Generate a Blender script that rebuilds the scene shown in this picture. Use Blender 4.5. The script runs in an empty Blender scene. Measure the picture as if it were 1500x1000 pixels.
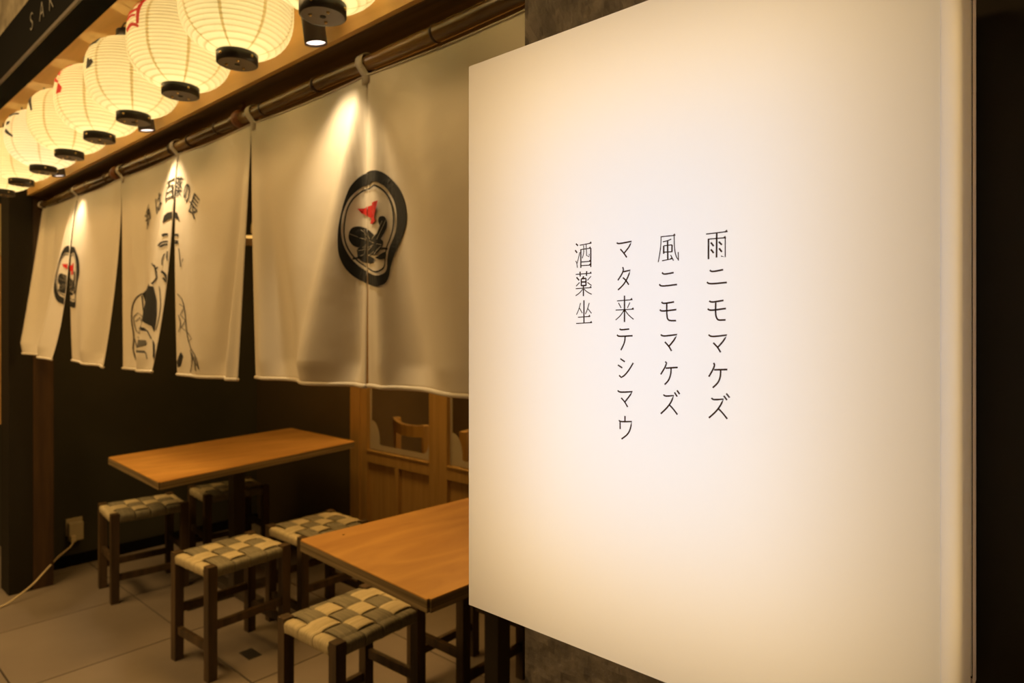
import bpy, bmesh, math, random
from mathutils import Vector, Matrix, noise
random.seed(4)
PI = math.pi
# World frame: x = depth into the shop, y = along the shop front away from the camera, z = up (metres)
F = 960.0; HY = 478.0; H = 1.33; TH = math.atan(1090 / 960)
SN, CS = math.sin(TH), math.cos(TH)

# ------------------------------------------------------------------ camera, world, lights, exposure
sc = bpy.context.scene
C = sc.collection
cam_d = bpy.data.cameras.new('camera')
cam = bpy.data.objects.new('camera', cam_d); C.objects.link(cam); sc.camera = cam
cam.location = (0, 0, H); cam.rotation_euler = (PI / 2, 0, -TH)
cam_d.sensor_width = 36; cam_d.lens = F / 1500 * 36; cam_d.shift_y = -(500 - HY) / 1500
cam_d.clip_start = 0.02; cam_d.clip_end = 60
cam_d.dof.use_dof = True; cam_d.dof.focus_distance = 0.68; cam_d.dof.aperture_fstop = 7.5
sc.view_settings.view_transform = 'Standard'; sc.view_settings.look = 'None'
sc.view_settings.exposure = 0.0; sc.view_settings.gamma = 1.0
sc.view_settings.use_curve_mapping = False
wd = bpy.data.worlds.new('world'); sc.world = wd; wd.use_nodes = True
wd.node_tree.nodes['Background'].inputs[0].default_value = (1.0, 0.66, 0.32, 1)
wd.node_tree.nodes['Background'].inputs[1].default_value = 0.012

def light(name, kind, loc, power, color, rot=(0, 0, 0), size=None, size_y=None, blend=None, angle=None, radius=None, parent=None):
    d = bpy.data.lights.new(name, kind); d.energy = power; d.color = color
    o = bpy.data.objects.new(name, d); C.objects.link(o); o.location = loc; o.rotation_euler = rot
    if size: d.size = size
    if size_y: d.shape = 'RECTANGLE'; d.size_y = size_y
    if kind == 'SPOT':
        d.spot_size = angle; d.spot_blend = blend
    if radius is not None and kind != 'AREA': d.shadow_soft_size = radius
    if parent: o.parent = parent
    return o
WARM = (1.0, 0.60, 0.24)
P_LANTERN = 0.72; P_SPOT = 12.5; P_SIGN = 0.62; P_GLOW = 0.78
light('street_fill_light', 'AREA', (-0.85, 3.2, 2.9), 98.0, (1.0, 0.61, 0.23), size=0.8, size_y=3.0)  # unseen fill light added over the street side to brighten the front
light('room_ceiling_light', 'AREA', (1.55, 2.4, 2.42), 21.0, (1.0, 0.58, 0.17), size=0.5, size_y=1.8)
light('inner_room_light', 'AREA', (3.0, 2.3, 2.35), 20.0, (1.0, 0.60, 0.25), size=0.6, size_y=0.8)

# ------------------------------------------------------------------ materials
M = {}
def mat(name, col, rough=0.6, metal=0.0, spec=0.4, emit=None, estr=0.0):
    m = bpy.data.materials.new(name); m.use_nodes = True
    b = m.node_tree.nodes['Principled BSDF']
    b.inputs['Base Color'].default_value = (*col, 1); b.inputs['Roughness'].default_value = rough
    b.inputs['Metallic'].default_value = metal; b.inputs['Specular IOR Level'].default_value = spec
    if emit: b.inputs['Emission Color'].default_value = (*emit, 1); b.inputs['Emission Strength'].default_value = estr
    M[name] = m; return m
def nodes(m): return m.node_tree.nodes, m.node_tree.links, m.node_tree.nodes['Principled BSDF']
def mapped(m, scale=(1, 1, 1), coord='Object', rot=(0, 0, 0)):
    N, L, B = nodes(m)
    tc = N.new('ShaderNodeTexCoord'); mp = N.new('ShaderNodeMapping'); mp.inputs['Scale'].default_value = scale
    mp.inputs['Rotation'].default_value = rot
    L.new(tc.outputs[coord], mp.inputs['Vector']); return mp
def noisy(m, c1, c2, scale=(8, 8, 8), detail=5, bump=0.0, bscale=1.0, coord='Object', lo=0.35, hi=0.65, dist=0.0, bd=0.003):
    N, L, B = nodes(m); mp = mapped(m, scale, coord)
    n = N.new('ShaderNodeTexNoise'); n.inputs['Scale'].default_value = 1; n.inputs['Detail'].default_value = detail
    n.inputs['Distortion'].default_value = dist
    L.new(mp.outputs[0], n.inputs['Vector'])
    r = N.new('ShaderNodeValToRGB'); r.color_ramp.elements[0].position = lo; r.color_ramp.elements[1].position = hi
    r.color_ramp.elements[0].color = (*c1, 1); r.color_ramp.elements[1].color = (*c2, 1)
    L.new(n.outputs['Fac'], r.inputs[0]); L.new(r.outputs[0], B.inputs['Base Color'])
    if bump:
        n2 = N.new('ShaderNodeTexNoise'); n2.inputs['Scale'].default_value = bscale; n2.inputs['Detail'].default_value = 6
        L.new(mp.outputs[0], n2.inputs['Vector'])
        bp = N.new('ShaderNodeBump'); bp.inputs['Strength'].default_value = bump; bp.inputs['Distance'].default_value = bd
        L.new(n2.outputs['Fac'], bp.inputs['Height']); L.new(bp.outputs[0], B.inputs['Normal'])
    return m
noisy(mat('wood_top', (.5, .27, .08), .42), (.42, .20, .045), (.62, .33, .085), (3, 9, 30), 8, .15, 3, lo=.3, hi=.7, dist=.8)
noisy(mat('ply_edge', (.3, .2, .08), .6), (.11, .075, .03), (.27, .19, .085), (2, 2, 150), 2)
noisy(mat('dark_wood', (.06, .03, .015), .5), (.045, .028, .012), (.095, .058, .025), (30, 30, 3), 5, .2, 2)
noisy(mat('stained_wood', (.03, .018, .01), .5), (.045, .026, .012), (.13, .078, .034), (40, 1.2, 40), 6, .3, 2)
noisy(mat('post_wood', (.09, .04, .015), .5), (.035, .018, .007), (.07, .036, .013), (30, 30, 2), 6)
noisy(mat('fascia_ply', (.55, .30, .10), .5), (.60, .35, .11), (.76, .46, .16), (14, 1.5, 14), 6, dist=.6)
noisy(mat('door_wood', (.36, .19, .06), .5), (.38, .22, .06), (.47, .28, .085), (30, 30, 2.5), 6)
noisy(mat('chair_wood', (.45, .24, .09), .45), (.42, .25, .075), (.55, .34, .11), (20, 20, 3), 5)
noisy(mat('bamboo', (.13, .07, .025), .22, spec=.8), (.10, .055, .02), (.30, .17, .06), (14, 3, 14), 5)
mat('bamboo_node', (.05, .025, .01), .5)
noisy(mat('knob_wood', (.22, .08, .03), .45), (.16, .055, .02), (.26, .10, .035), (60, 60, 60), 4)
noisy(mat('cord_light', (.40, .33, .20), .75), (.42, .34, .18), (.66, .55, .33), (6, 260, 30), 3, .6, 1.0, bd=.002)
noisy(mat('cord_dark', (.21, .18, .11), .75), (.16, .14, .085), (.27, .235, .15), (260, 6, 30), 3, .6, 1.0, bd=.002)
noisy(mat('dark_wall', (.035, .032, .018), .7), (.028, .026, .014), (.042, .037, .021), (2, 2, 2), 3)
noisy(mat('brown_wall', (.06, .045, .022), .7), (.08, .058, .026), (.10, .074, .036), (2, 2, 2), 3)
noisy(mat('inner_plaster', (.2, .13, .05), .7), (.21, .14, .05), (.26, .175, .07), (2, 2, 2), 3)
noisy(mat('plaster', (.05, .045, .04), .75), (.15, .13, .11), (.25, .215, .18), (30, 30, 30), 8, 1.0, 1.4, bd=.004)
noisy(mat('stucco', (.35, .30, .22), .9), (.20, .17, .12), (.38, .33, .24), (14, 14, 14), 8, .8, 2)
noisy(mat('tile', (.30, .24, .18), .45), (.19, .152, .112), (.265, .215, .16), (1.6, 1.6, 1.6), 6)
mat('grout', (.05, .04, .03), .9)
mat('black_paint', (.005, .0045, .0035), .8, spec=.05)
noisy(mat('post_paint', (.035, .027, .018), .5), (.025, .019, .012), (.045, .034, .022), (3, 3, 3), 4)
mat('pillar_paint', (.018, .014, .007), .7, spec=.2)
mat('lantern_cap', (.035, .028, .022), .35)
mat('lantern_disc', (.16, .125, .09), .45)
mat('brass', (.8, .55, .2), .3, 1.0)
mat('spot_body', (.11, .085, .07), .4)
mat('spot_lens', (.9, .85, .8), .3, emit=(1, .82, .72), estr=2.4)
mat('wire', (.05, .045, .04), .6)
mat('plug_plastic', (.45, .38, .24), .5)
mat('cable_plastic', (.62, .50, .30), .5)
mat('ink', (.011, .010, .007), .65)
mat('thread', (.40, .34, .24), .8)
mat('faint_ink', (.11, .10, .08), .7)
mat('red_ink', (.55, .012, .008), .6)
mat('sign_ink', (.085, .034, .010), .7, spec=.1)
mat('grey_letter', (.20, .19, .17), .6)
mat('sign_frame', (.42, .30, .24), .5)
mat('sign_back', (.85, .79, .70), .7)
mat('lantern_red', (.75, .02, .01), .7)
mat('lantern_black', (.012, .010, .008), .7)
mat('steel', (.055, .042, .028), .45)
mat('poster_paper', (.62, .50, .22), .7)
mat('lamp_shade_white', (.50, .44, .32), .5)
mat('frost', (.42, .36, .26), .8)
mat('floor_patch', (.03, .026, .02), .5)

def translucent(name, col, trans, mixf, rough=.5, spec=.2, bump=None):
    m = bpy.data.materials.new(name); m.use_nodes = True; N, L, B = nodes(m)
    B.inputs['Base Color'].default_value = (*col, 1); B.inputs['Roughness'].default_value = rough
    B.inputs['Specular IOR Level'].default_value = spec
    t = N.new('ShaderNodeBsdfTranslucent'); t.inputs[0].default_value = (*trans, 1); t.name = 'T'
    x = N.new('ShaderNodeMixShader'); x.inputs[0].default_value = mixf
    L.new(B.outputs[0], x.inputs[1]); L.new(t.outputs[0], x.inputs[2])
    L.new(x.outputs[0], N['Material Output'].inputs[0]); M[name] = m; return m
translucent('acrylic', (.84, .80, .74), (.98, .96, .94), .62, .35, .4)
translucent('acrylic_side', (.80, .70, .56), (.98, .93, .86), .68, .4, .4)
translucent('acrylic_lip', (.72, .60, .54), (.98, .86, .82), .75, .4, .4)
# cloth: white cotton/polyester with a faint weave
m = translucent('cloth', (.78, .70, .56), (.74, .60, .38), .16, .40, .4)
N, L, B = nodes(m); mp = mapped(m, (1, 1, 1)); n = N.new('ShaderNodeTexNoise'); n.inputs['Scale'].default_value = 6; n.inputs['Detail'].default_value = 3
L.new(mp.outputs[0], n.inputs['Vector'])
bp = N.new('ShaderNodeBump'); bp.inputs['Strength'].default_value = .35; bp.inputs['Distance'].default_value = .012
L.new(n.outputs['Fac'], bp.inputs['Height']); L.new(bp.outputs[0], B.inputs['Normal'])
# lantern paper: overlapping seams of the eight gores are thicker paper
m = translucent('lantern_paper', (.80, .70, .50), (.93, .84, .62), .55, .7, .1)
N, L, B = nodes(m); tc = N.new('ShaderNodeTexCoord'); g = N.new('ShaderNodeTexGradient'); g.gradient_type = 'RADIAL'
L.new(tc.outputs['Object'], g.inputs[0])
m1 = N.new('ShaderNodeMath'); m1.operation = 'MULTIPLY'; m1.inputs[1].default_value = 8; L.new(g.outputs['Fac'], m1.inputs[0])
m2 = N.new('ShaderNodeMath'); m2.operation = 'FRACT'; L.new(m1.outputs[0], m2.inputs[0])
m3 = N.new('ShaderNodeValToRGB'); e = m3.color_ramp.elements
e[0].position = 0; e[0].color = (.62, .47, .22, 1); e[1].position = .085; e[1].color = (.93, .84, .62, 1)
x = e.new(.07); x.color = (.62, .47, .22, 1)
L.new(m2.outputs[0], m3.inputs[0])
sx = N.new('ShaderNodeSeparateXYZ'); L.new(tc.outputs['Object'], sx.inputs[0])
q1 = N.new('ShaderNodeMath'); q1.operation = 'MULTIPLY_ADD'; q1.inputs[1].default_value = 24 / .216; q1.inputs[2].default_value = 24.5; L.new(sx.outputs['Z'], q1.inputs[0])
q2 = N.new('ShaderNodeMath'); q2.operation = 'FRACT'; L.new(q1.outputs[0], q2.inputs[0])
q3 = N.new('ShaderNodeValToRGB'); e = q3.color_ramp.elements   # wire ribs pasted in the paper at every valley
e[0].position = .30; e[0].color = (1, 1, 1, 1); e[1].position = .70; e[1].color = (1, 1, 1, 1); x = e.new(.5); x.color = (.66, .58, .42, 1)
L.new(q2.outputs[0], q3.inputs[0])
q4 = N.new('ShaderNodeMixRGB'); q4.blend_type = 'MULTIPLY'; q4.inputs[0].default_value = 1; L.new(m3.outputs[0], q4.inputs[1]); L.new(q3.outputs[0], q4.inputs[2])
L.new(q4.outputs[0], N['T'].inputs[0])
# window glass
m = bpy.data.materials.new('glass'); m.use_nodes = True; N, L, B = nodes(m)
B.inputs['Base Color'].default_value = (.9, .88, .8, 1); B.inputs['Transmission Weight'].default_value = 1; B.inputs['Roughness'].default_value = 0.0; B.inputs['IOR'].default_value = 1.02
M['glass'] = m

# ------------------------------------------------------------------ helpers
def link(name, bm, m, parent=None, smooth=False, loc=None):
    me = bpy.data.meshes.new(name); bmesh.ops.recalc_face_normals(bm, faces=bm.faces) if len(bm.faces) else None
    if smooth:
        for f in bm.faces: f.smooth = True
    bm.to_mesh(me); bm.free()
    for mm in (m if isinstance(m, (list, tuple)) else [m]): me.materials.append(M[mm])
    o = bpy.data.objects.new(name, me); C.objects.link(o)
    if parent is not None: o.parent = parent
    if loc is not None: o.location = loc
    return o
def tag(o, label=None, cat=None, group=None, kind=None):
    if label: o['label'] = label
    if cat: o['category'] = cat
    if group: o['group'] = group
    if kind: o['kind'] = kind
    return o
def empty(name, loc=(0, 0, 0), rz=0):
    o = bpy.data.objects.new(name, None); C.objects.link(o); o.location = loc; o.rotation_euler = (0, 0, rz)
    o.empty_display_size = .05; return o
def box(bm, x0, x1, y0, y1, z0, z1, bev=0.0):
    r = bmesh.ops.create_cube(bm, size=1)
    bmesh.ops.scale(bm, vec=(x1 - x0, y1 - y0, z1 - z0), verts=r['verts'])
    bmesh.ops.translate(bm, vec=((x0 + x1) / 2, (y0 + y1) / 2, (z0 + z1) / 2), verts=r['verts'])
    if bev:
        es = list({e for v in r['verts'] for e in v.link_edges})
        bmesh.ops.bevel(bm, geom=es, offset=bev, segments=2, affect='EDGES', profile=.6)
def bx(name, x0, x1, y0, y1, z0, z1, m, parent=None, bev=0.0):
    bm = bmesh.new(); box(bm, x0, x1, y0, y1, z0, z1, bev); return link(name, bm, m, parent)
def lathe(bm, prof, seg=32, cx=0, cy=0, axis='z'):
    rings = []
    for r, z in prof:
        ring = []
        for k in range(seg):
            a = 2 * PI * k / seg
            if axis == 'z': ring.append(bm.verts.new((cx + r * math.cos(a), cy + r * math.sin(a), z)))
            else: ring.append(bm.verts.new((cx + r * math.cos(a), z, cy + r * math.sin(a))))
        rings.append(ring)
    for a, b in zip(rings, rings[1:]):
        for k in range(seg): bm.faces.new((a[k], a[(k + 1) % seg], b[(k + 1) % seg], b[k]))
    return rings
def solid_lathe(bm, prof, seg=32, cx=0, cy=0, axis='z'):
    rings = lathe(bm, prof, seg, cx, cy, axis)
    bm.faces.new(rings[0]); bm.faces.new(rings[-1])
def tube(bm, pts, r, seg=8, caps=True):
    pts = [Vector(p) for p in pts]; rings = []
    up = Vector((0, 0, 1)); prev = None
    for i, p in enumerate(pts):
        d = (pts[min(i + 1, len(pts) - 1)] - pts[max(i - 1, 0)]).normalized()
        if prev is None:
            a = d.cross(up) if abs(d.dot(up)) < .95 else d.cross(Vector((1, 0, 0)))
        else: a = prev - d * prev.dot(d)
        a.normalize(); prev = a; b = d.cross(a)
        rr = r[i] if isinstance(r, (list, tuple)) else r
        rings.append([bm.verts.new(p + (a * math.cos(2 * PI * k / seg) + b * math.sin(2 * PI * k / seg)) * rr) for k in range(seg)])
    for a, b in zip(rings, rings[1:]):
        for k in range(seg): bm.faces.new((a[k], a[(k + 1) % seg], b[(k + 1) % seg], b[k]))
    if caps: bm.faces.new(rings[0]); bm.faces.new(rings[-1])
def smooth_line(pts, it=2, lim=58):
    for _ in range(it):
        if len(pts) < 3: return pts
        out = [pts[0]]
        for a, b, c in zip(pts, pts[1:], pts[2:]):
            v1 = (b[0] - a[0], b[1] - a[1]); v2 = (c[0] - b[0], c[1] - b[1])
            l1 = math.hypot(*v1) or 1e-9; l2 = math.hypot(*v2) or 1e-9
            cs = max(-1, min(1, (v1[0] * v2[0] + v1[1] * v2[1]) / l1 / l2))
            if math.degrees(math.acos(cs)) > lim: out.append(b)
            else: out += [(b[0] - v1[0] * .25, b[1] - v1[1] * .25), (b[0] + v2[0] * .25, b[1] + v2[1] * .25)]
        out.append(pts[-1]); pts = out
    return pts
def ribbon2d(pts, w, taper=False):
    """left and right outlines of a stroke of width w along pts (2-D)"""
    Lf, Rt = [], []
    n = len(pts)
    for i, p in enumerate(pts):
        a = pts[max(i - 1, 0)]; b = pts[min(i + 1, n - 1)]
        d = (b[0] - a[0], b[1] - a[1]); l = math.hypot(*d) or 1e-9; d = (d[0] / l, d[1] / l)
        ww = w / 2 * (1 - .55 * (i / max(1, n - 1)) if taper else 1)
        Lf.append((p[0] - d[1] * ww, p[1] + d[0] * ww)); Rt.append((p[0] + d[1] * ww, p[1] - d[0] * ww))
    return Lf, Rt
def on_plane(x, y, p):
    """photo pixel -> (y, z) of the point where its sight line meets the plane x = p"""
    u = (x - 750) / F; t = p / (CS * u + SN); return ((-SN * u + CS) * t, H - (y - HY) * t / F)

# ------------------------------------------------------------------ structure: floor, walls, ceiling
base = bx('floor', -3.2, 4.6, -1.5, 7.0, -.06, -.006, 'grout'); tag(base, kind='structure')
tile_me = {}
def tile(x0, x1, y0, y1):
    k = (round(x1 - x0, 3), round(y1 - y0, 3)); g = .003
    if k not in tile_me:
        bm = bmesh.new(); box(bm, g, k[0] - g, g, k[1] - g, 0, .006, .0012); me = bpy.data.meshes.new('floor_tile'); bm.to_mesh(me); bm.free()
        me.materials.append(M['tile']); tile_me[k] = me
    o = bpy.data.objects.new('floor_tile', tile_me[k]); C.objects.link(o); o.parent = base; o.location = (x0, y0, -.006)
for i in range(-4, 5):
    for j in range(-3, 8):
        x0 = 1.195 - .6 + i * .6 if False else .595 + i * .6; y0 = 2.345 + (j - 2) * .6
        tile(x0, x0 + .6, y0, y0 + .6)

st = lambda name, *a, **k: tag(bx(name, *a, **k), kind='structure')
st('wall_back', .97, 2.279, 4.25, 4.37, 0, 2.6, 'dark_wall')
st('wall_side', 2.2, 2.28, 3.13, 4.25, 0, 2.6, 'brown_wall')
st('wall_far', 3.85, 3.95, .0, 4.25, 0, 2.6, 'inner_plaster')
st('wall_inner', 2.2801, 3.849, 4.2, 4.37, 0, 2.5, 'inner_plaster')
st('ceiling', .875, 3.9, -.4, 4.3, 2.5, 2.6, 'dark_wall')
st('baseboard_back', .97, 2.2, 4.235, 4.25, 0, .06, 'black_paint')
# textured plaster pier the light box hangs on
bm = bmesh.new(); box(bm, .722, 1.5, .12, .611, 0, 2.5)
fr = [f for f in bm.faces if abs(f.normal.x + 1) < .01]
es = list({e for f in bm.faces for e in f.edges})
bmesh.ops.delete(bm, geom=fr, context='FACES_ONLY')
ny, nz = 90, 260
grid = [[bm.verts.new((.722 - (.0035 * noise.fractal(Vector((y * 26, z * 40, 3)), 1.0, 2.0, 4) if 0 < i < ny and 0 < j < nz else 0), y, z))
         for j in range(nz + 1) for z in [2.5 * j / nz]] for i in range(ny + 1) for y in [.12 + .491 * i / ny]]
for i in range(ny):
    for j in range(nz): bm.faces.new((grid[i][j], grid[i][j + 1], grid[i + 1][j + 1], grid[i + 1][j]))
tag(link('wall_pier', bm, 'plaster', smooth=False), kind='structure')
st('trim_1', .735, 1.5, -.45, .119, 0, 2.6, 'post_paint')
# facade above the opening
fas = bx('trim_2', .860, .874, .615, 4.0, 1.987, 2.29, 'fascia_ply'); tag(fas, kind='structure')
st('trim_3', .8745, 1.06, .615, 4.0, 1.984, 2.5, 'stained_wood')
sof = bx('trim_4', .652, .860, -.2, 4.2, 2.275, 2.30, 'fascia_ply'); tag(sof, kind='structure')
hd = bx('trim_5', .586, .652, -.4, 6.5, 2.250, 2.440, 'black_paint'); tag(hd, kind='structure')
hl = bx('header_ledge', .580, .586, -.4, 6.5, 2.250, 2.262, 'post_wood', hd)
st('wall_front', .596, .70, -.4, 6.5, 2.441, 3.4, 'stucco')
# far end of the front: dark pillar with a wooden post beside it, neighbouring front beyond
st('trim_6', .785, .884, 4.0, 4.16, 0, 2.275, 'pillar_paint')
st('trim_7', .885, .972, 4.0, 4.25, 0, 2.5, 'post_wood')
st('wall_neighbour', .93, 1.1, 4.38, 6.9, 0, 2.44, 'dark_wall')

# letters on the black header
for ch, px, py in (('S', 47, 33), ('A', 62, 17), ('K', 76, 2)):
    yy, zz = on_plane(px, py, .585)
    cu = bpy.data.curves.new('t', 'FONT'); cu.body = ch; cu.size = .085; cu.align_x = 'CENTER'; cu.align_y = 'CENTER'; cu.extrude = .0015; cu.offset = -.0012
    to = bpy.data.objects.new('t', cu); C.objects.link(to); bpy.context.view_layer.update()
    me = bpy.data.meshes.new_from_object(to.evaluated_get(bpy.context.evaluated_depsgraph_get())); me.name = 'letter'
    me.materials.clear(); me.materials.append(M['grey_letter']); bpy.data.objects.remove(to)
    lo = bpy.data.objects.new('letter', me); C.objects.link(lo); lo.parent = hd
    lo.matrix_local = Matrix(((0, 0, -1, .5845), (-1, 0, 0, yy), (0, 1, 0, zz), (0, 0, 0, 1)))

# ------------------------------------------------------------------ glazed partition at the back of the seating area
GX = 2.2
def partition(name, y1, y0, first=True):
    """one sliding door between y0 (near) and y1 (far)"""
    t = tag(empty(name, (GX, y1, 0)), kind='structure')
    def b(n, a0, a1, z0, z1, x0=-.018, x1=.018, m='door_wood', bev=.001): return bx(n, x0, x1, a0 - y1, a1 - y1, z0, z1, m, t, bev)
    zs = .645
    b('stile', y1 - .055, y1, 0, 1.95); b('stile', y0, y0 + .075, 0, 1.95)
    b('rail', y0 + .075, y1 - .055, zs - .06, zs); b('rail', y0 + .075, y1 - .055, 1.87, 1.95); b('rail', y0 + .075, y1 - .055, .03, .12)
    ym = (y0 + y1) / 2 + .01
    b('mullion', ym - .014, ym + .014, .12, zs - .06)
    b('lower_panel', y0 + .075, ym - .014, .12, zs - .06, .002, .010)
    b('lower_panel', ym + .014, y1 - .055, .12, zs - .06, .002, .010)
    b('lower_ledge', y0 + .075, y1 - .055, zs - .0, zs + .008, -.024, -.004)
    b('glass_pane', y0 + .075, y1 - .055, zs, 1.87, .004, .008, 'glass', 0)
    # frosted film with cloud corners along the bottom of the pane
    bm = bmesh.new(); a0, a1 = y0 + .076 - y1, -.056
    w = a1 - a0; pts = [(a0, 0), (a1, 0), (a1, .16)]
    for k in range(9): pts.append((a1 - .012 - .075 * math.sin(k / 8 * PI / 2), .035 + .125 * math.cos(k / 8 * PI / 2) ** .8))
    pts.append((a1 - .10, .030)); pts.append((a0 + .07, .030))
    for k in range(7): pts.append((a0 + .07 - .05 * math.sin(k / 6 * PI / 2) , .03 + .075 * (1 - math.cos(k / 6 * PI / 2))))
    pts.append((a0, .11))
    vs = [bm.verts.new((0, a, zs + .009 + z)) for a, z in pts]
    f = bm.faces.new(vs); r = bmesh.ops.extrude_face_region(bm, geom=[f])
    bmesh.ops.translate(bm, vec=(.0008, 0, 0), verts=[v for v in r['geom'] if isinstance(v, bmesh.types.BMVert)])
    bmesh.ops.triangulate(bm, faces=bm.faces)
    link('frosted_film', bm, 'frost', t, loc=(.0028, 0, 0))
    bm = bmesh.new(); box(bm, 0, .0008, -.072, -.056, zs + .17, 1.87); link('frosted_film', bm, 'frost', t, loc=(.0028, 0, 0))
    return t
st('trim_8', GX - .03, GX + .03, 3.045, 3.128, 0, 2.5, 'door_wood')
partition('door_1', 3.044, 2.40); partition('door_2', 2.399, 1.76); partition('door_3', 1.759, 1.12); partition('door_4', 1.119, .48)
st('trim_9', GX - .03, GX + .04, .40, 3.044, 1.951, 2.5, 'door_wood')

# ------------------------------------------------------------------ light box sign
SX, SY0, SY1, SZ0, SZ1 = .530, .0765, .5325, 1.012, 1.627
sign = tag(empty('light_box_sign', (.72, (SY0 + SY1) / 2, SZ0)), 'large glowing white acrylic light box with columns of dark brown Japanese writing', 'sign')
def sg(name, bm, m, smooth=False):
    bmesh.ops.translate(bm, vec=(-.72, -(SY0 + SY1) / 2, -SZ0), verts=bm.verts); return link(name, bm, m, sign, smooth)
def shell(x0, x1, y0, y1, z0, z1, n=1, front=True):
    bm = bmesh.new(); box(bm, x0, x1, y0, y1, z0, z1)
    kill = [f for f in bm.faces if f.calc_center_median().x > x1 - 1e-4 or (not front and f.calc_center_median().x < x0 + 1e-4)]
    bmesh.ops.delete(bm, geom=kill, context='FACES'); return bm
sg('front_panel', shell(SX, SX + .004, SY0, SY1, SZ0, SZ1), 'acrylic')
sg('side_walls', shell(SX + .0052, .694, SY0 + .0012, SY1 - .0012, SZ0 + .0012, SZ1 - .0012, front=False), 'acrylic_side')
bm = shell(.6945, .7195, SY0 - .0002, SY1, SZ0, SZ1, front=False); sg('frame', bm, 'acrylic_lip')
bm = bmesh.new(); box(bm, .7165, .7195, SY0 + .003, SY1 - .003, SZ0 + .003, SZ1 - .003); sg('back_plate', bm, 'sign_back')
yc, zc = (SY0 + SY1) / 2 - .0, (SZ0 + SZ1) / 2 + .01
bm = bmesh.new(); box(bm, .634, .642, yc - .150, yc + .150, zc - .225, zc + .225, .002); sg('led_board', bm, 'sign_back')
light('led_light', 'AREA', (.632 - .72, yc - (SY0 + SY1) / 2, zc - SZ0), P_SIGN, (.80, .87, 1.0), rot=(0, PI / 2, 0), size=.44, size_y=.29, parent=sign)
for ly, lz, a, b in ((SY0 + .055, zc, .50, .03), (SY1 - .055, zc, .50, .03), (yc, SZ0 + .06, .03, .34), (yc, SZ1 - .06, .03, .34)):   # warm strips added round the board to tint the edges of the face
    light('rim_fill_light', 'AREA', (.650 - .72, ly - (SY0 + SY1) / 2, lz - SZ0), P_GLOW / 4, (1.0, .68, .27), rot=(0, PI / 2, 0), size=a, size_y=b, parent=sign)

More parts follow.
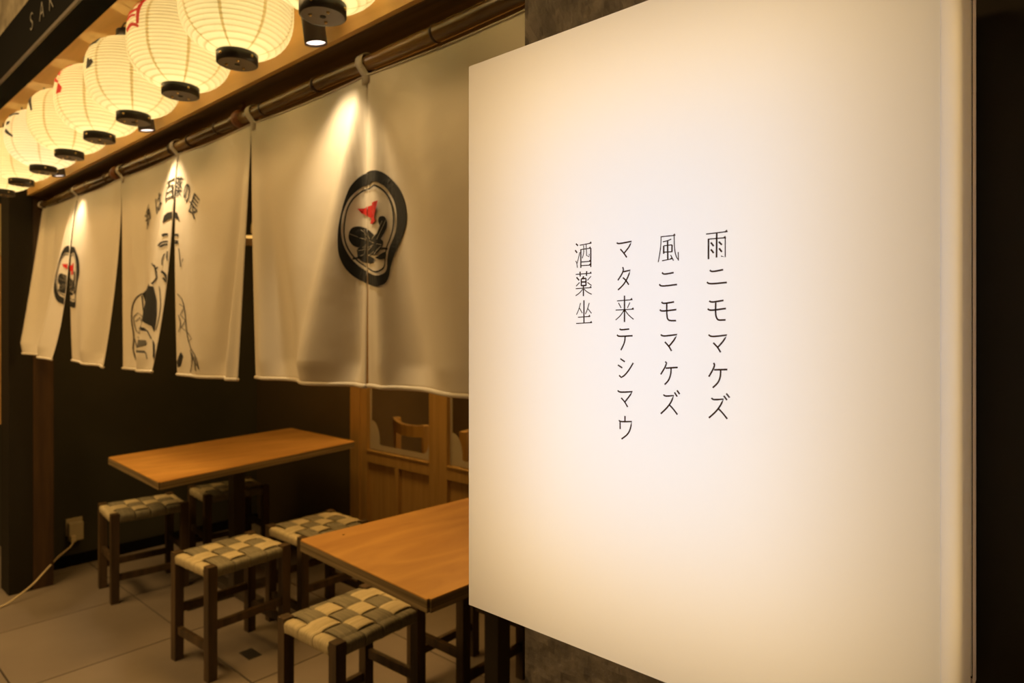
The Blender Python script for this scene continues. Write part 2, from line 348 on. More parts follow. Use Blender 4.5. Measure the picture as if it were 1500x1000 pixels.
# characters: strokes traced in crop coordinates (origin x, y, scale)
CH = [
 (835,340,6.667,[ # sake, medicine, sit
  [[(60,113),(80,132)],[(52,176),(72,202)],[(58,280),(68,300),(74,347)],[(70,308),(84,258),(98,196)],[(97,128),(212,106)],[(108,165),(108,348)],[(108,170),(206,155)],[(205,155),(205,340)],[(108,327),(205,321)],[(135,128),(138,200),(122,255)],[(160,122),(164,228),(188,240),(190,212)],[(108,291),(205,284)]],
  [[(58,412),(212,400)],[(100,385),(102,432)],[(165,380),(162,427)],[(137,430),(124,452)],[(112,455),(112,525)],[(112,455),(158,450)],[(158,450),(158,525)],[(112,487),(158,485)],[(112,522),(158,520)],[(65,440),(92,470)],[(62,527),(96,490)],[(207,430),(172,470)],[(172,490),(212,520)],[(58,552),(212,540)],[(133,525),(133,624)],[(126,556),(96,594),(57,620)],[(140,556),(170,585),(214,606)]],
  [[(138,664),(138,886)],[(105,690),(90,750),(65,806)],[(92,735),(122,790)],[(190,690),(170,760),(152,800)],[(172,740),(212,792)],[(80,830),(200,822)],[(62,891),(217,882)]]]),
 (890,340,6.25,[
  [[(86,96),(100,108),(221,84),(200,135),(155,190)],[(119,155),(150,190),(178,231)]],
  [[(140,319),(150,345),(130,390),(96,441)],[(148,362),(209,348),(190,410),(150,480),(97,529)],[(142,415),(170,440),(196,481)]],
  [[(88,629),(230,617)],[(157,580),(157,822)],[(102,646),(126,693)],[(206,643),(184,693)],[(76,713),(242,704)],[(152,715),(120,765),(76,803)],[(162,715),(195,760),(240,797)]],
  [[(112,883),(122,895),(201,886)],[(89,938),(101,955),(231,947)],[(163,950),(159,1008),(124,1080)]]]),
 (890,490,5.882,[
  [[(112,207),(151,233)],[(91,261),(129,286)],[(101,350),(120,368),(150,350),(190,300),(223,243)]],
  [[(89,480),(105,497),(216,491),(190,530),(152,578)],[(119,544),(150,578),(175,623)]],
  [[(152,699),(152,748)],[(110,748),(110,813)],[(99,736),(112,750),(209,748),(200,810),(175,860),(122,898)]]]),
 (950,330,6.667,[
  [[(125,110),(121,225),(97,360)],[(120,112),(264,97)],[(252,100),(255,230),(270,300),(294,344),(292,260)],[(142,161),(190,150),(224,134)],[(150,200),(150,278)],[(150,200),(232,190)],[(232,190),(230,262)],[(150,262),(230,258)],[(188,150),(190,330)],[(134,346),(238,325)],[(218,290),(246,344)]],
  [[(134,460),(150,480),(248,461)],[(107,575),(125,597),(281,577)]],
  [[(129,748),(145,765),(252,747)],[(112,823),(130,840),(274,822)],[(180,762),(180,880),(190,920),(215,931),(271,930)]]]),
 (950,470,6.667,[
  [[(121,133),(145,150),(281,132),(250,190),(203,245)],[(161,204),(200,245),(227,293)]],
  [[(165,395),(178,410),(165,450),(121,521)],[(170,460),(287,453)],[(222,460),(222,510),(200,580),(159,620)]],
  [[(147,718),(165,735),(247,727),(225,790),(180,850),(121,905)],[(208,820),(245,860),(284,913)],[(255,696),(282,738)],[(280,676),(306,714)]]]),
 (1020,325,6.452,[
  [[(94,115),(297,91)],[(117,160),(117,352)],[(112,163),(282,149)],[(195,105),(193,337)],[(275,150),(275,332),(235,322)],[(139,194),(166,229)],[(139,259),(166,294)],[(214,187),(243,216)],[(217,249),(244,284)]],
  [[(129,456),(150,472),(256,451)],[(102,568),(125,588),(291,571)]],
  [[(124,746),(145,760),(259,741)],[(109,820),(130,838),(282,817)],[(185,762),(183,880),(200,920),(220,928),(279,925)]]]),
 (1020,475,6.667,[
  [[(121,101),(150,122),(300,104),(265,165),(213,222)],[(167,179),(210,222),(239,272)]],
  [[(172,375),(182,400),(160,450),(124,510)],[(175,443),(305,440)],[(240,445),(238,510),(215,570),(162,618)]],
  [[(149,718),(168,736),(266,729),(240,790),(190,855),(124,912)],[(218,822),(260,865),(304,922)],[(270,696),(301,739)],[(295,674),(327,714)]]]),
]
for ci, (ox, oy, s, chars) in enumerate(CH):
    for k, strokes in enumerate(chars):
        kanji = len(strokes) > 5
        bm = bmesh.new()
        for stk in strokes:
            dot = len(stk) == 2 and math.hypot(stk[1][0] - stk[0][0], stk[1][1] - stk[0][1]) < 50
            pts = smooth_line([on_plane(ox + a / s, oy + b / s, SX) for a, b in stk])
            vert = len(stk) == 2 and abs(stk[1][0] - stk[0][0]) < 12
            wdt = .00145 if not kanji else (.0015 if (vert or dot) else .00098)
            Lf, Rt = ribbon2d(pts, wdt)
            vl = [bm.verts.new((SX - .0004, a, b)) for a, b in Lf]; vr = [bm.verts.new((SX - .0004, a, b)) for a, b in Rt]
            for i in range(len(vl) - 1): bm.faces.new((vl[i], vl[i + 1], vr[i + 1], vr[i]))
            if kanji and len(stk) == 2 and stk[1][0] - stk[0][0] > 90:   # serif wedge at the right end of horizontals
                a, b = pts[-1]; v = [bm.verts.new((SX - .00045, a + dy, b + dz)) for dy, dz in ((.0026, .0002), (-.0002, -.0004), (.0006, .0018))]
                bm.faces.new(v)
        sg('character', bm, 'sign_ink')

# ------------------------------------------------------------------ noren curtains
PX = .914; ZT = 1.912; ZB = 1.178
class Panel:
    """cloth panel: s = 0 at its far edge .. 1 at its near edge, t = 0 top .. 1 bottom"""
    def __init__(s_, yf, yn, ef, en, folds, zt=(ZT, ZT), zb=(ZB, ZB), k=(1.35, 1.35), b=(0, 0)):
        s_.k = k; s_.b = b; s_.yf, s_.yn, s_.ef, s_.en, s_.folds, s_.zt, s_.zb = yf, yn, ef, en, folds, zt, zb
    def pt(q, s, t, off=0.0):
        sc_ = max(-.2, min(1.2, s)); tt = max(0, t)
        yf = q.yf + q.ef[1] * tt ** q.k[0]; yn = q.yn + q.en[1] * tt ** q.k[1]
        y = yf + (yn - yf) * s
        x = PX + q.ef[0] * (1 - sc_) * tt ** q.k[0] + q.en[0] * sc_ * tt ** q.k[1] + (q.b[0] * (1 - sc_) + q.b[1] * sc_) * math.tanh(tt * 3.2)
        for (s0, s1, w0, w1, amp, pw) in q.folds:
            c = s0 + (s1 - s0) * tt; w = w0 + (w1 - w0) * tt
            x += 2.3 * amp * (tt ** pw) * min(1, (1.04 - tt) * 6 + .35) * math.exp(-((sc_ - c) / w) ** 2)
        zt = q.zt[0] + (q.zt[1] - q.zt[0]) * s; zb = q.zb[0] + (q.zb[1] - q.zb[0]) * s
        zt -= .006 * math.sin(PI * max(0, min(1, s)))
        return Vector((x + off, y, zt + (zb - zt) * t))
    def from_px(q, px, py):
        s, t = .5, .5
        x = PX
        for _ in range(14):
            y, z = on_plane(px, py, x)
            zt = q.zt[0] + (q.zt[1] - q.zt[0]) * s; zb = q.zb[0] + (q.zb[1] - q.zb[0]) * s
            t = (zt - z) / (zt - zb); tt = max(0, t)
            yf = q.yf + q.ef[1] * tt ** q.k[0]; yn = q.yn + q.en[1] * tt ** q.k[1]
            s = (y - yf) / (yn - yf); x = .5 * x + .5 * q.pt(s, t).x
        return s, t
def decal(q, quads, polys, m, name, parent, off=-.0022):
    """flat print on a panel; quads = list of (left,right) outlines, polys = outlines, all in (s,t)"""
    bm = bmesh.new()
    for Lf, Rt in quads:
        vl = [bm.verts.new((a, b, 0)) for a, b in Lf]; vr = [bm.verts.new((a, b, 0)) for a, b in Rt]
        for i in range(len(vl) - 1):
            try: bm.faces.new((vl[i], vl[i + 1], vr[i + 1], vr[i]))
            except ValueError: pass
    for p in polys:
        vs = [bm.verts.new((a, b, 0)) for a, b in p]
        try: f = bm.faces.new(vs); bmesh.ops.triangulate(bm, faces=[f])
        except ValueError: pass
    if not bm.faces: bm.free(); return
    for co, no in (((.004, 0, 0), (-1, 0, 0)), ((.996, 0, 0), (1, 0, 0))):
        bmesh.ops.bisect_plane(bm, geom=bm.verts[:] + bm.edges[:] + bm.faces[:], plane_co=co, plane_no=no, clear_outer=True)
    if not bm.faces: bm.free(); return
    xs = [v.co.x for v in bm.verts]; ys = [v.co.y for v in bm.verts]
    for k in range(int(min(xs) * 48), int(max(xs) * 48) + 1):
        bmesh.ops.bisect_plane(bm, geom=bm.verts[:] + bm.edges[:] + bm.faces[:], plane_co=(k / 48, 0, 0), plane_no=(1, 0, 0))
    for k in range(int(min(ys) * 72), int(max(ys) * 72) + 1):
        bmesh.ops.bisect_plane(bm, geom=bm.verts[:] + bm.edges[:] + bm.faces[:], plane_co=(0, k / 72, 0), plane_no=(0, 1, 0))
    for v in bm.verts: v.co = q.pt(v.co.x, v.co.y, off)
    return link(name, bm, m, parent)
def cloth_panel(q, parent, loop_s, top_from=0.0):
    NS, NT = 48, 72
    bm = bmesh.new()
    g = [[bm.verts.new(q.pt(i / NS, j / NT)) for j in range(NT + 1)] for i in range(NS + 1)]
    for i in range(NS):
        for j in range(NT): bm.faces.new((g[i][j], g[i][j + 1], g[i + 1][j + 1], g[i + 1][j]))
    p = link('cloth_panel', bm, 'cloth', parent, True)
    md = p.modifiers.new('thick', 'SOLIDIFY'); md.thickness = .0008; md.offset = 1
    bm = bmesh.new(); tube(bm, [q.pt(i / 40, 1.0) for i in range(41)], .0055, 8); link('hem', bm, 'cloth', p, True)
    bm = bmesh.new(); tube(bm, [q.pt(i / 40, .004, -.001) for i in range(41)], .0022, 6); link('top_seam', bm, 'cloth', p, True)
    for s in loop_s:
        c = q.pt(s, 0); bm = bmesh.new(); prev = None; R = .0214; zc_ = 1.937
        path = [(c.x - .001 - .0012, c.z - .022), (c.x - .0015, c.z - .002)]
        path += [(PX - R * math.cos(a), zc_ + R * math.sin(a)) for a in [PI * (-.12 + 1.24 * k / 14) for k in range(15)]]
        path += [(c.x + .0025, c.z - .002), (c.x + .0025, c.z - .03)]
        w = .0125
        rows = [(bm.verts.new((a, c.y - w, b)), bm.verts.new((a, c.y + w, b))) for a, b in path]
        for a, b in zip(rows, rows[1:]): bm.faces.new((a[0], a[1], b[1], b[0]))
        lo = link('loop', bm, 'cloth', p, True); md = lo.modifiers.new('thick', 'SOLIDIFY'); md.thickness = .0016; md.offset = 0
    return p
# edges: (x offset at bottom, y shift at bottom)
c1L = Panel(1.801, 1.249, (.004, -.022), (-.004, .0), [(.02, .35, .05, .16, .016, 1.0), (.97, .62, .04, .13, -.020, .6), (.99, .86, .03, .07, .014, .5), (.5, .5, .18, .2, -.010, .8), (.05, .12, .05, .07, -.010, .8)], zb=(1.186, 1.192))
c1R = Panel(1.247, .700, (.0, .0), (.0, .0), [(.03, .30, .04, .14, .016, .8), (.02, .12, .03, .05, -.010, .7), (.3, .55, .10, .16, -.012, .7), (.8, .8, .12, .12, .010, 1)], zb=(1.194, 1.194))
c2L = Panel(2.841, 2.303, (-.004, -.025), (-.056, .03), [(.03, .22, .07, .16, .005, .8), (.97, .7, .05, .15, -.014, .6), (.4, .5, .12, .14, .012, 1)], zb=(1.168, 1.180), k=(2.0, 2.3), b=(0, -.016))
c2R = Panel(2.300, 1.8015, (-.002, -.035), (-.026, .026), [(.02, .12, .05, .09, -.003, .7), (.97, .72, .04, .12, .014, .8), (.2, .45, .12, .14, -.010, .8), (.95, .88, .03, .05, -.010, 1.2)], zb=(1.172, 1.178), k=(1.6, 1.1), b=(-.016, 0))
c3L = Panel(3.950, 3.385, (-.078, .0), (-.058, .02), [(.03, .2, .06, .1, -.018, .8), (.95, .7, .05, .12, -.016, .6), (.45, .5, .1, .14, .016, 1)], zt=(1.925, 1.915), zb=(1.205, 1.185), k=(1.1, 3.2), b=(0, -.036))
c3R = Panel(3.380, 2.842, (.004, -.03), (-.058, .02), [(.03, .18, .05, .1, .002, .7), (.95, .75, .05, .14, .014, .8), (.3, .5, .12, .14, -.010, .8)], zb=(1.182, 1.172), k=(2.4, 1.8), b=(-.036, 0))

EO = [(318,100),(360,95),(420,115),(480,165),(535,235),(570,330),(582,430),(570,520),(535,620),(495,710),(470,790),(455,870),(430,920),(390,940),(340,943),(270,915),(180,860),(120,790),(85,700),(78,600),(85,500),(105,400),(130,310),(170,215),(230,150),(290,115)]
EI = [(325,178),(365,178),(420,210),(465,265),(495,330),(510,420),(507,520),(487,590),(458,660),(442,740),(440,810),(415,850),(350,865),(280,830),(200,765),(150,700),(115,620),(103,540),(110,440),(130,370),(165,300),(220,245),(270,213),(320,200)]
ER = [(325,198),(370,205),(415,235),(455,285),(480,350),(493,430),(488,520),(465,600),(440,665),(430,740),(425,800),(400,830),(350,845),(290,812),(215,755),(165,695),(130,620),(120,540),(128,450),(145,375),(180,310),(230,262),(275,235),(322,222)]
BL = [[(160,560),(185,515),(240,506),(300,530),(350,580),(330,610),(260,657),(200,650),(165,610)],
      [(385,435),(420,432),(440,470),(435,520),(405,580),(380,612),(335,600),(360,560),(385,510),(375,465)],
      [(230,665),(330,605),(400,600),(410,640),(380,690),(345,715),(290,715),(235,745),(222,700)],
      [(240,745),(290,720),(342,740),(335,770),(300,778),(260,765)], [(375,720),(428,690),(430,735),(395,748),(355,735)]]
RD = [[(222,375),(331,352),(327,446),(300,438),(255,412)], [(331,332),(373,315),(353,400),(345,440),(358,462),(335,487),(317,488),(327,440)]]
WL = [[(165,557),(240,590),(300,612)],[(250,530),(290,600)],[(272,530),(315,600)],[(230,682),(340,640)],[(405,465),(365,560),(330,600)],[(432,458),(385,560),(365,602)],[(245,722),(330,650)],[(310,612),(400,640)],[(262,660),(300,640)],[(345,715),(395,650)],[(300,720),(345,690)],[(385,700),(420,680)]]
def resample(p, n):
    q = p + [p[0]]; d = [0]
    for a, b in zip(q, q[1:]): d.append(d[-1] + math.hypot(b[0] - a[0], b[1] - a[1]))
    out = []; j = 0
    for k in range(n):
        s = d[-1] * k / n
        while d[j + 1] < s: j += 1
        f = (s - d[j]) / (d[j + 1] - d[j]); out.append((q[j][0] + f * (q[j + 1][0] - q[j][0]), q[j][1] + f * (q[j + 1][1] - q[j][1])))
    return out
def closed(p): # smooth closed outline
    n = len(p); out = []
    for i in range(n):
        p0, p1, p2, p3 = p[i - 1], p[i], p[(i + 1) % n], p[(i + 2) % n]
        for k in range(4):
            t = k / 4
            out.append(tuple(.5 * (2 * p1[j] + (-p0[j] + p2[j]) * t + (2 * p0[j] - 5 * p1[j] + 4 * p2[j] - p3[j]) * t * t + (-p0[j] + 3 * p1[j] - 3 * p2[j] + p3[j]) * t ** 3) for j in range(2)))
    return out
def emblem(qs, refs, parents):
    """crest printed across the slit: refs give the panel shapes it is measured on"""
    for q, ref, par in zip(qs, refs, parents):
        f = lambda p: ref.from_px(480 + p[0] / 5, 230 + p[1] / 5)
        # ring between outlines by polar resampling about the centre
        c = (310, 530)
        def polar(P, n=120):
            P = closed(P); out = []
            an = sorted([(math.atan2(b - c[1], a - c[0]), a, b) for a, b in P])
            for k in range(n + 1):
                t = -PI + 2 * PI * k / n
                hi = next((i for i, e_ in enumerate(an) if e_[0] >= t), 0); lo = hi - 1
                a0, a1 = an[lo][0], an[hi][0]
                if a1 < a0: a1 += 2 * PI; t2 = t if t >= a0 else t + 2 * PI
                else: t2 = t
                w = (t2 - a0) / (a1 - a0) if a1 != a0 else 0
                out.append((an[lo][1] + w * (an[hi][1] - an[lo][1]), an[lo][2] + w * (an[hi][2] - an[lo][2])))
            return out
        o, i_ = polar(EO), polar(EI)
        r = polar(ER); Lf = [((a - c[0]) * 1.0 + c[0], (b - c[1]) * 1.0 + c[1]) for a, b in r]; Rt = [((a - c[0]) * .945 + c[0], (b - c[1]) * .96 + c[1]) for a, b in r]
        quads = [([f(p) for p in o], [f(p) for p in i_]), ([f(p) for p in Lf], [f(p) for p in Rt])]
        bar = ribbon2d(smooth_line([(188,742),(240,735),(330,695),(400,665),(445,668)]), 15)
        quads.append(([f(p) for p in bar[0]], [f(p) for p in bar[1]]))
        decal(q, quads, [[f(p) for p in closed(b)] for b in BL], 'ink', 'printed_crest', par)
        decal(q, [], [[f(p) for p in b] for b in RD], 'red_ink', 'printed_crest', par, -.0024)
        wl = [ribbon2d(l, 3.5) for l in WL]
        decal(q, [([f(p) for p in a], [f(p) for p in b]) for a, b in wl], [], 'thread', 'printed_crest', par, -.0027)
def curtain(label, L_, R_, ls, rs):
    t = tag(empty('noren_curtain', (PX, L_.yn, 1.937)), label, 'curtain')
    a = cloth_panel(L_, t, ls); b = cloth_panel(R_, t, rs)
    for ch in t.children: ch.location = -t.location
    return t, a, b
t1, a1, b1 = curtain('nearest cream noren curtain with a large dark oval crest over a closed slit', c1L, c1R, [.03, .99], [.97])
t2, a2, b2 = curtain('middle cream noren curtain printed with a man and an arc of Japanese letters', c2L, c2R, [.03, .99], [])
t3, a3, b3 = curtain('farthest cream noren curtain with an oval crest cut by an open slit', c3L, c3R, [.03, .99], [])
emblem((c1L, c1R), (c1L, c1R), (a1, b1))
emblem((c3L, c3R), (c1L, c1R), (a3, b3))

# man and lettering on the middle curtain (crop origin 150,240, scale 3.126)
MANP = [[(277,270),(284,236),(300,222),(324,218),(324,247),(300,254)], [(327,218),(345,222),(357,262),(342,250),(327,247)],
        [(185,590),(215,545),(236,560),(250,620),(251,690),(239,768),(228,742),(205,670)], [(231,800),(241,825),(240,912),(233,880)], [(344,905),(362,860),(371,880),(360,922),(348,932)]]
MANS = [([(275,327),(290,321),(303,323)],6),([(330,325),(351,324)],6),([(258,374),(272,356),(303,354)],4),([(266,378),(285,369),(300,368)],5),([(326,350),(350,353)],4),([(326,366),(349,358)],5),
        ([(300,398),(296,425),(300,442)],2.5),([(276,462),(275,435),(288,410)],2.5),([(272,490),(288,502),(300,530)],6),([(280,520),(294,540)],5),([(228,452),(242,462),(248,500),(252,522),(229,548)],3.5),([(248,480),(256,470)],3),
        ([(185,590),(156,608),(137,650),(134,715),(148,790),(140,850),(160,905)],2.5),([(183,600),(192,690),(206,760),(226,800)],2.5)]
SCR = [[(145,700),(165,680),(190,700),(200,740),(185,780),(160,770),(148,735),(145,700)],[(155,720),(175,700),(185,730),(170,755)],[(165,790),(185,820),(200,860),(206,892)],[(170,760),(182,800),(168,820),(200,832)],[(140,840),(152,880),(166,908),(175,915)],[(190,780),(205,810),(196,850)],[(150,800),(160,840)],
       [(346,594),(370,620),(381,680),(386,760),(400,830),(430,880),(442,940)],[(355,640),(376,655),(360,690),(382,715),(364,748),(394,770),(412,798),(396,812)],[(350,690),(362,730),(352,770)],[(405,850),(416,900),(404,952)],[(425,880),(428,945)],[(412,862),(440,930)],[(371,432),(360,470),(352,385)],[(262,560),(270,640),(262,700),(246,760)]]
for q, par in ((c2L, a2), (c2R, b2)):
    f = lambda p: q.from_px(150 + p[0] / 3.126, 240 + p[1] / 3.126)
    qs = [ribbon2d(smooth_line(l), w * 1.8) for l, w in MANS]
    md_ = decal(q, [([f(p) for p in a], [f(p) for p in b]) for a, b in qs], [], 'ink', 'printed_man', par)
    for P in MANP: decal(q, [], [[f(p) for p in P]], 'ink', 'printed_man', par)
    qs = [ribbon2d(smooth_line(l), 3.4) for l in SCR]
    decal(q, [([f(p) for p in a], [f(p) for p in b]) for a, b in qs], [], 'faint_ink', 'printed_man', par, -.0021)
def glyph_tris(ch):
    cu = bpy.data.curves.new('g', 'FONT'); cu.body = ch; cu.align_x = 'LEFT'; cu.resolution_u = 3
    to = bpy.data.objects.new('g', cu); C.objects.link(to); bpy.context.view_layer.update()
    me = bpy.data.meshes.new_from_object(to.evaluated_get(bpy.context.evaluated_depsgraph_get())); bpy.data.objects.remove(to)
    V = [tuple(v.co) for v in me.vertices]; x0 = min(v[0] for v in V); x1 = max(v[0] for v in V); y0 = min(v[1] for v in V); y1 = max(v[1] for v in V)
    k = max(x1 - x0, y1 - y0)
    return [[((V[i][0] - (x0 + x1) / 2) / k, (V[i][1] - (y0 + y1) / 2) / k) for i in p.vertices] for p in me.polygons]
for ch, cx, cy, rot, sz in (('酒',210,238,36,.056),('は',260,172,26,.052),('百',307,120,8,.055),('薬',352,102,-6,.055),('の',388,128,-20,.052),('長',420,185,-30,.058)):
    tris = glyph_tris(ch); r = math.radians(rot)
    for q, par in ((c2L, a2), (c2R, b2)):
        s0, t0 = q.from_px(150 + cx / 3.126, 240 + cy / 3.126)
        if not 0 < s0 < 1: continue
        W = abs(q.yf - q.yn); Hh = ZT - ZB
        # on the cloth, reading direction runs from far (s=0) to near (s=1)
        P = [[(s0 + sz * ((x + dx) * math.cos(r) - y * math.sin(r)) / W, t0 - sz * 1.25 * ((x + dx) * math.sin(r) + y * math.cos(r)) / Hh) for x, y in T] for T in tris for dx in (-.018, .018)]
        decal(q, [], P, 'ink', 'printed_letter', par)

# bamboo poles
def pole(y0, y1, label, z0=1.937, z1=1.937, seed=0):
    t = tag(empty('bamboo_pole', (PX, (y0 + y1) / 2, z0)), label, 'pole'); rnd = random.Random(seed)
    bm = bmesh.new(); pts = []; rs = []; n = 30
    ns = [y0 + (y1 - y0) * (k + .5 + rnd.uniform(-.15, .15)) / 5 for k in range(5)]
    ys = sorted([y0 + (y1 - y0) * k / n for k in range(n + 1)])
    for y in ys: pts.append((0, y - (y0 + y1) / 2, .0018 * math.sin(y * 9 + seed))); rs.append(.0175 + .0012 * math.sin(y * 7 + seed))
    tube(bm, pts, rs, 18); link('cane', bm, 'bamboo', t, True)
    for y in ns:
        bm = bmesh.new(); yy = y - (y0 + y1) / 2
        solid_lathe(bm, [(.0175, yy - .006), (.0200, yy - .002), (.0205, yy), (.0196, yy + .002), (.0175, yy + .007)], 18, 0, .0018 * math.sin(y * 9 + seed), axis='y')
        link('node_ring', bm, 'bamboo_node', t, True)
    return t
pole(.62, 1.846, 'nearest dark bamboo pole carrying the large crest noren', seed=1)
pole(1.880, 2.870, 'middle dark bamboo pole carrying the noren printed with a man', seed=2)
pole(2.905, 3.995, 'farthest dark bamboo pole carrying the noren beside the wooden post', seed=3)
for y, lab in ((1.863, 'reddish wooden pole hanger between the nearest and middle noren curtains'), (2.888, 'reddish wooden pole hanger between the middle and farthest noren curtains')):
    t = tag(empty('pole_hanger', (PX, y, 1.937)), lab, 'bracket')
    bm = bmesh.new(); solid_lathe(bm, [(.010, -.0165), (.024, -.014), (.026, 0), (.024, .014), (.010, .0165)], 20, axis='y'); link('knob', bm, 'knob_wood', t, True)
    bm = bmesh.new(); tube(bm, [(0, 0, .020), (.008, .004, .032), (.016, .008, .047)], .004, 8); link('hook', bm, 'knob_wood', t, True)

# ------------------------------------------------------------------ lanterns
LX, LZ = .722, 2.070; LR, LH = .124, .108
def lr(z):
    k = abs(z) / LH
    return LR * (1 - (1 - (.043 / LR) ** 2.2) * k ** 2.6) ** (1 / 2.2)
def lantern_proto():
    t = empty('paper_lantern', (LX, 0, LZ))
    bm = bmesh.new(); n = 24; prof = []
    for i in range(n * 6 + 1):
        z = -LH + 2 * LH * i / (n * 6); r = lr(z) + .0034 * (abs(math.sin(PI * i / 6)) ** .7 - .5) * (1 if abs(z) < LH * .99 else 0)
        prof.append((r, z))
    lathe(bm, prof, 64); link('paper_shade', bm, 'lantern_paper', t, True)
    bm = bmesh.new(); lathe(bm, [(.0445, -LH + .003), (.0455, -LH + .001), (.0455, -LH - .021), (.042, -LH - .023)], 40)
    ri = link('bottom_ring', bm, 'lantern_cap', t, True)
    bm = bmesh.new(); solid_lathe(bm, [(.0415, -LH - .0225), (.0415, -LH - .018)], 40); d = link('bottom_disc', bm, 'lantern_disc', t)
    bm = bmesh.new(); solid_lathe(bm, [(.006, -LH - .0235), (.006, -LH - .0225)], 12); link('hole', bm, 'lantern_black', d)
    for a in (.5, 2.4, 4.3):
        bm = bmesh.new(); solid_lathe(bm, [(.002, -LH - .0255), (.0032, -LH - .0235), (.0032, -LH - .0225)], 10, .024 * math.cos(a), .024 * math.sin(a)); link('rivet', bm, 'brass', d, True)
    for a in (.3, 1.9, 3.4, 5.0):
        bm = bmesh.new(); bmesh.ops.create_uvsphere(bm, u_segments=10, v_segments=6, radius=.003, matrix=Matrix.Translation((.0462 * math.cos(a), .0462 * math.sin(a), -LH - .011))); link('rivet', bm, 'brass', ri, True)
    bm = bmesh.new(); lathe(bm, [(.0455, LH - .002), (.0455, LH + .026), (.040, LH + .028)], 40); link('top_ring', bm, 'lantern_cap', t, True)
    bm = bmesh.new(); tube(bm, [(-.044, 0, LH + .02), (-.03, 0, LH + .045), (0, 0, LH + .058), (.03, 0, LH + .045), (.044, 0, LH + .02)], .0022, 6)
    tube(bm, [(0, 0, LH + .056), (.002, 0, 2.2755 - LZ)], .0025, 6); link('hanging_wire', bm, 'wire', t, True)
    return t
marks = { # colour, strokes in (degrees past the left limb, height above the centre), width
 1.488: None,
 1.805: ('lantern_red', [([(31,.080),(33,.045),(34,.006)],.009),([(6,.072),(18,.070),(29,.073)],.006),([(8,.046),(20,.045),(31,.048)],.007),([(10,.028),(20,.034),(30,.030)],.005),([(12,.000),(24,.012),(36,-.001)],.006),([(33,.100),(42,.103)],.005)]),
 2.142: ('lantern_black', [([(20,.074),(30,.066)],.012),([(14,.066),(24,.062)],.007),([(18,.004),(25,.000),(30,.008)],.014)]),
 2.445: ('lantern_red', [([(10,.082),(24,.080),(34,.084)],.005),([(14,.066),(18,.052),(22,.048)],.007),([(8,.040),(16,.030),(22,.022)],.006),([(20,.004),(30,-.004)],.016)]),
 2.772: ('lantern_black', [([(6,.055),(14,.045),(22,.020),(24,.004)],.009)]),
 3.110: ('lantern_black', [([(14,.062),(28,.070),(40,.066)],.006),([(16,.030),(26,.034)],.008),([(14,.006),(26,-.012),(34,-.022)],.007)]),
}
LANT = [(.80, 'paper lantern hanging partly out of the picture above the nearest noren'), (1.132, 'nearest visible round paper lantern, cropped by the top edge, beside the first spotlight'),
        (1.488, 'large round paper lantern without visible writing, second from the near end'), (1.805, 'round glowing paper lantern with bold red brush writing on its left side'),
        (2.142, 'round glowing paper lantern with two black dots on its left side'), (2.445, 'smaller looking paper lantern with thin red marks, behind the one with black dots'),
        (2.772, 'round paper lantern with one slanting black stroke on its left side'), (3.110, 'paper lantern with three short black strokes near the far end'),
        (3.455, 'paper lantern near the far end, partly cut by the left edge'), (3.79, 'farthest paper lantern at the end of the row by the pillar')]
proto = lantern_proto(); kids = list(proto.children)
gk = {k: list(k.children) for k in kids}
for i, (y, lab) in enumerate(LANT):
    if i == 0: t = proto; t.location.y = y
    else:
        t = proto.copy(); C.objects.link(t); t.location = (LX, y, LZ)
        for k in kids:
            c = k.copy(); C.objects.link(c); c.parent = t
            for g_ in gk[k]:
                d = g_.copy(); C.objects.link(d); d.parent = c
    t.rotation_euler.z = .13 * ((i * 5) % 7 - 3)
    tag(t, lab, 'lantern', 'paper lanterns hung in a row')
    light('bulb', 'POINT', (0, 0, -.030), P_LANTERN * (1.0 if i < 5 else 1.05), (1.0, .90, .52) if i != 7 else (1.0, .92, .66), radius=.022, parent=t)
    mk = marks.get(y)
    if mk:
        limb = math.atan2(y, LX) - PI / 2; rz = t.rotation_euler.z
        for stk, wd_ in mk[1]:
            pts = smooth_line([((limb + math.radians(a + 8)) * LR, z) for a, z in stk], 2, 80)
            Lf, Rt = ribbon2d(pts, wd_ * 2.2, True); bm = bmesh.new(); rows = []
            for (a0, z0), (a1, z1) in zip(Lf, Rt):
                row = []
                for k in range(4):
                    a = (a0 + (a1 - a0) * k / 3) / LR; z = z0 + (z1 - z0) * k / 3; r = lr(z) + .0042
                    # azimuth measured from the street side (-x) towards the camera (-y)
                    v = Vector((-r * math.cos(a), -r * math.sin(a), z)); v.rotate(Matrix.Rotation(-rz, 3, 'Z')); row.append(bm.verts.new(v))
                rows.append(row)
            for r0, r1 in zip(rows, rows[1:]):
                for k in range(3): bm.faces.new((r0[k], r0[k + 1], r1[k + 1], r1[k]))
            link('brush_mark', bm, mk[0], t)

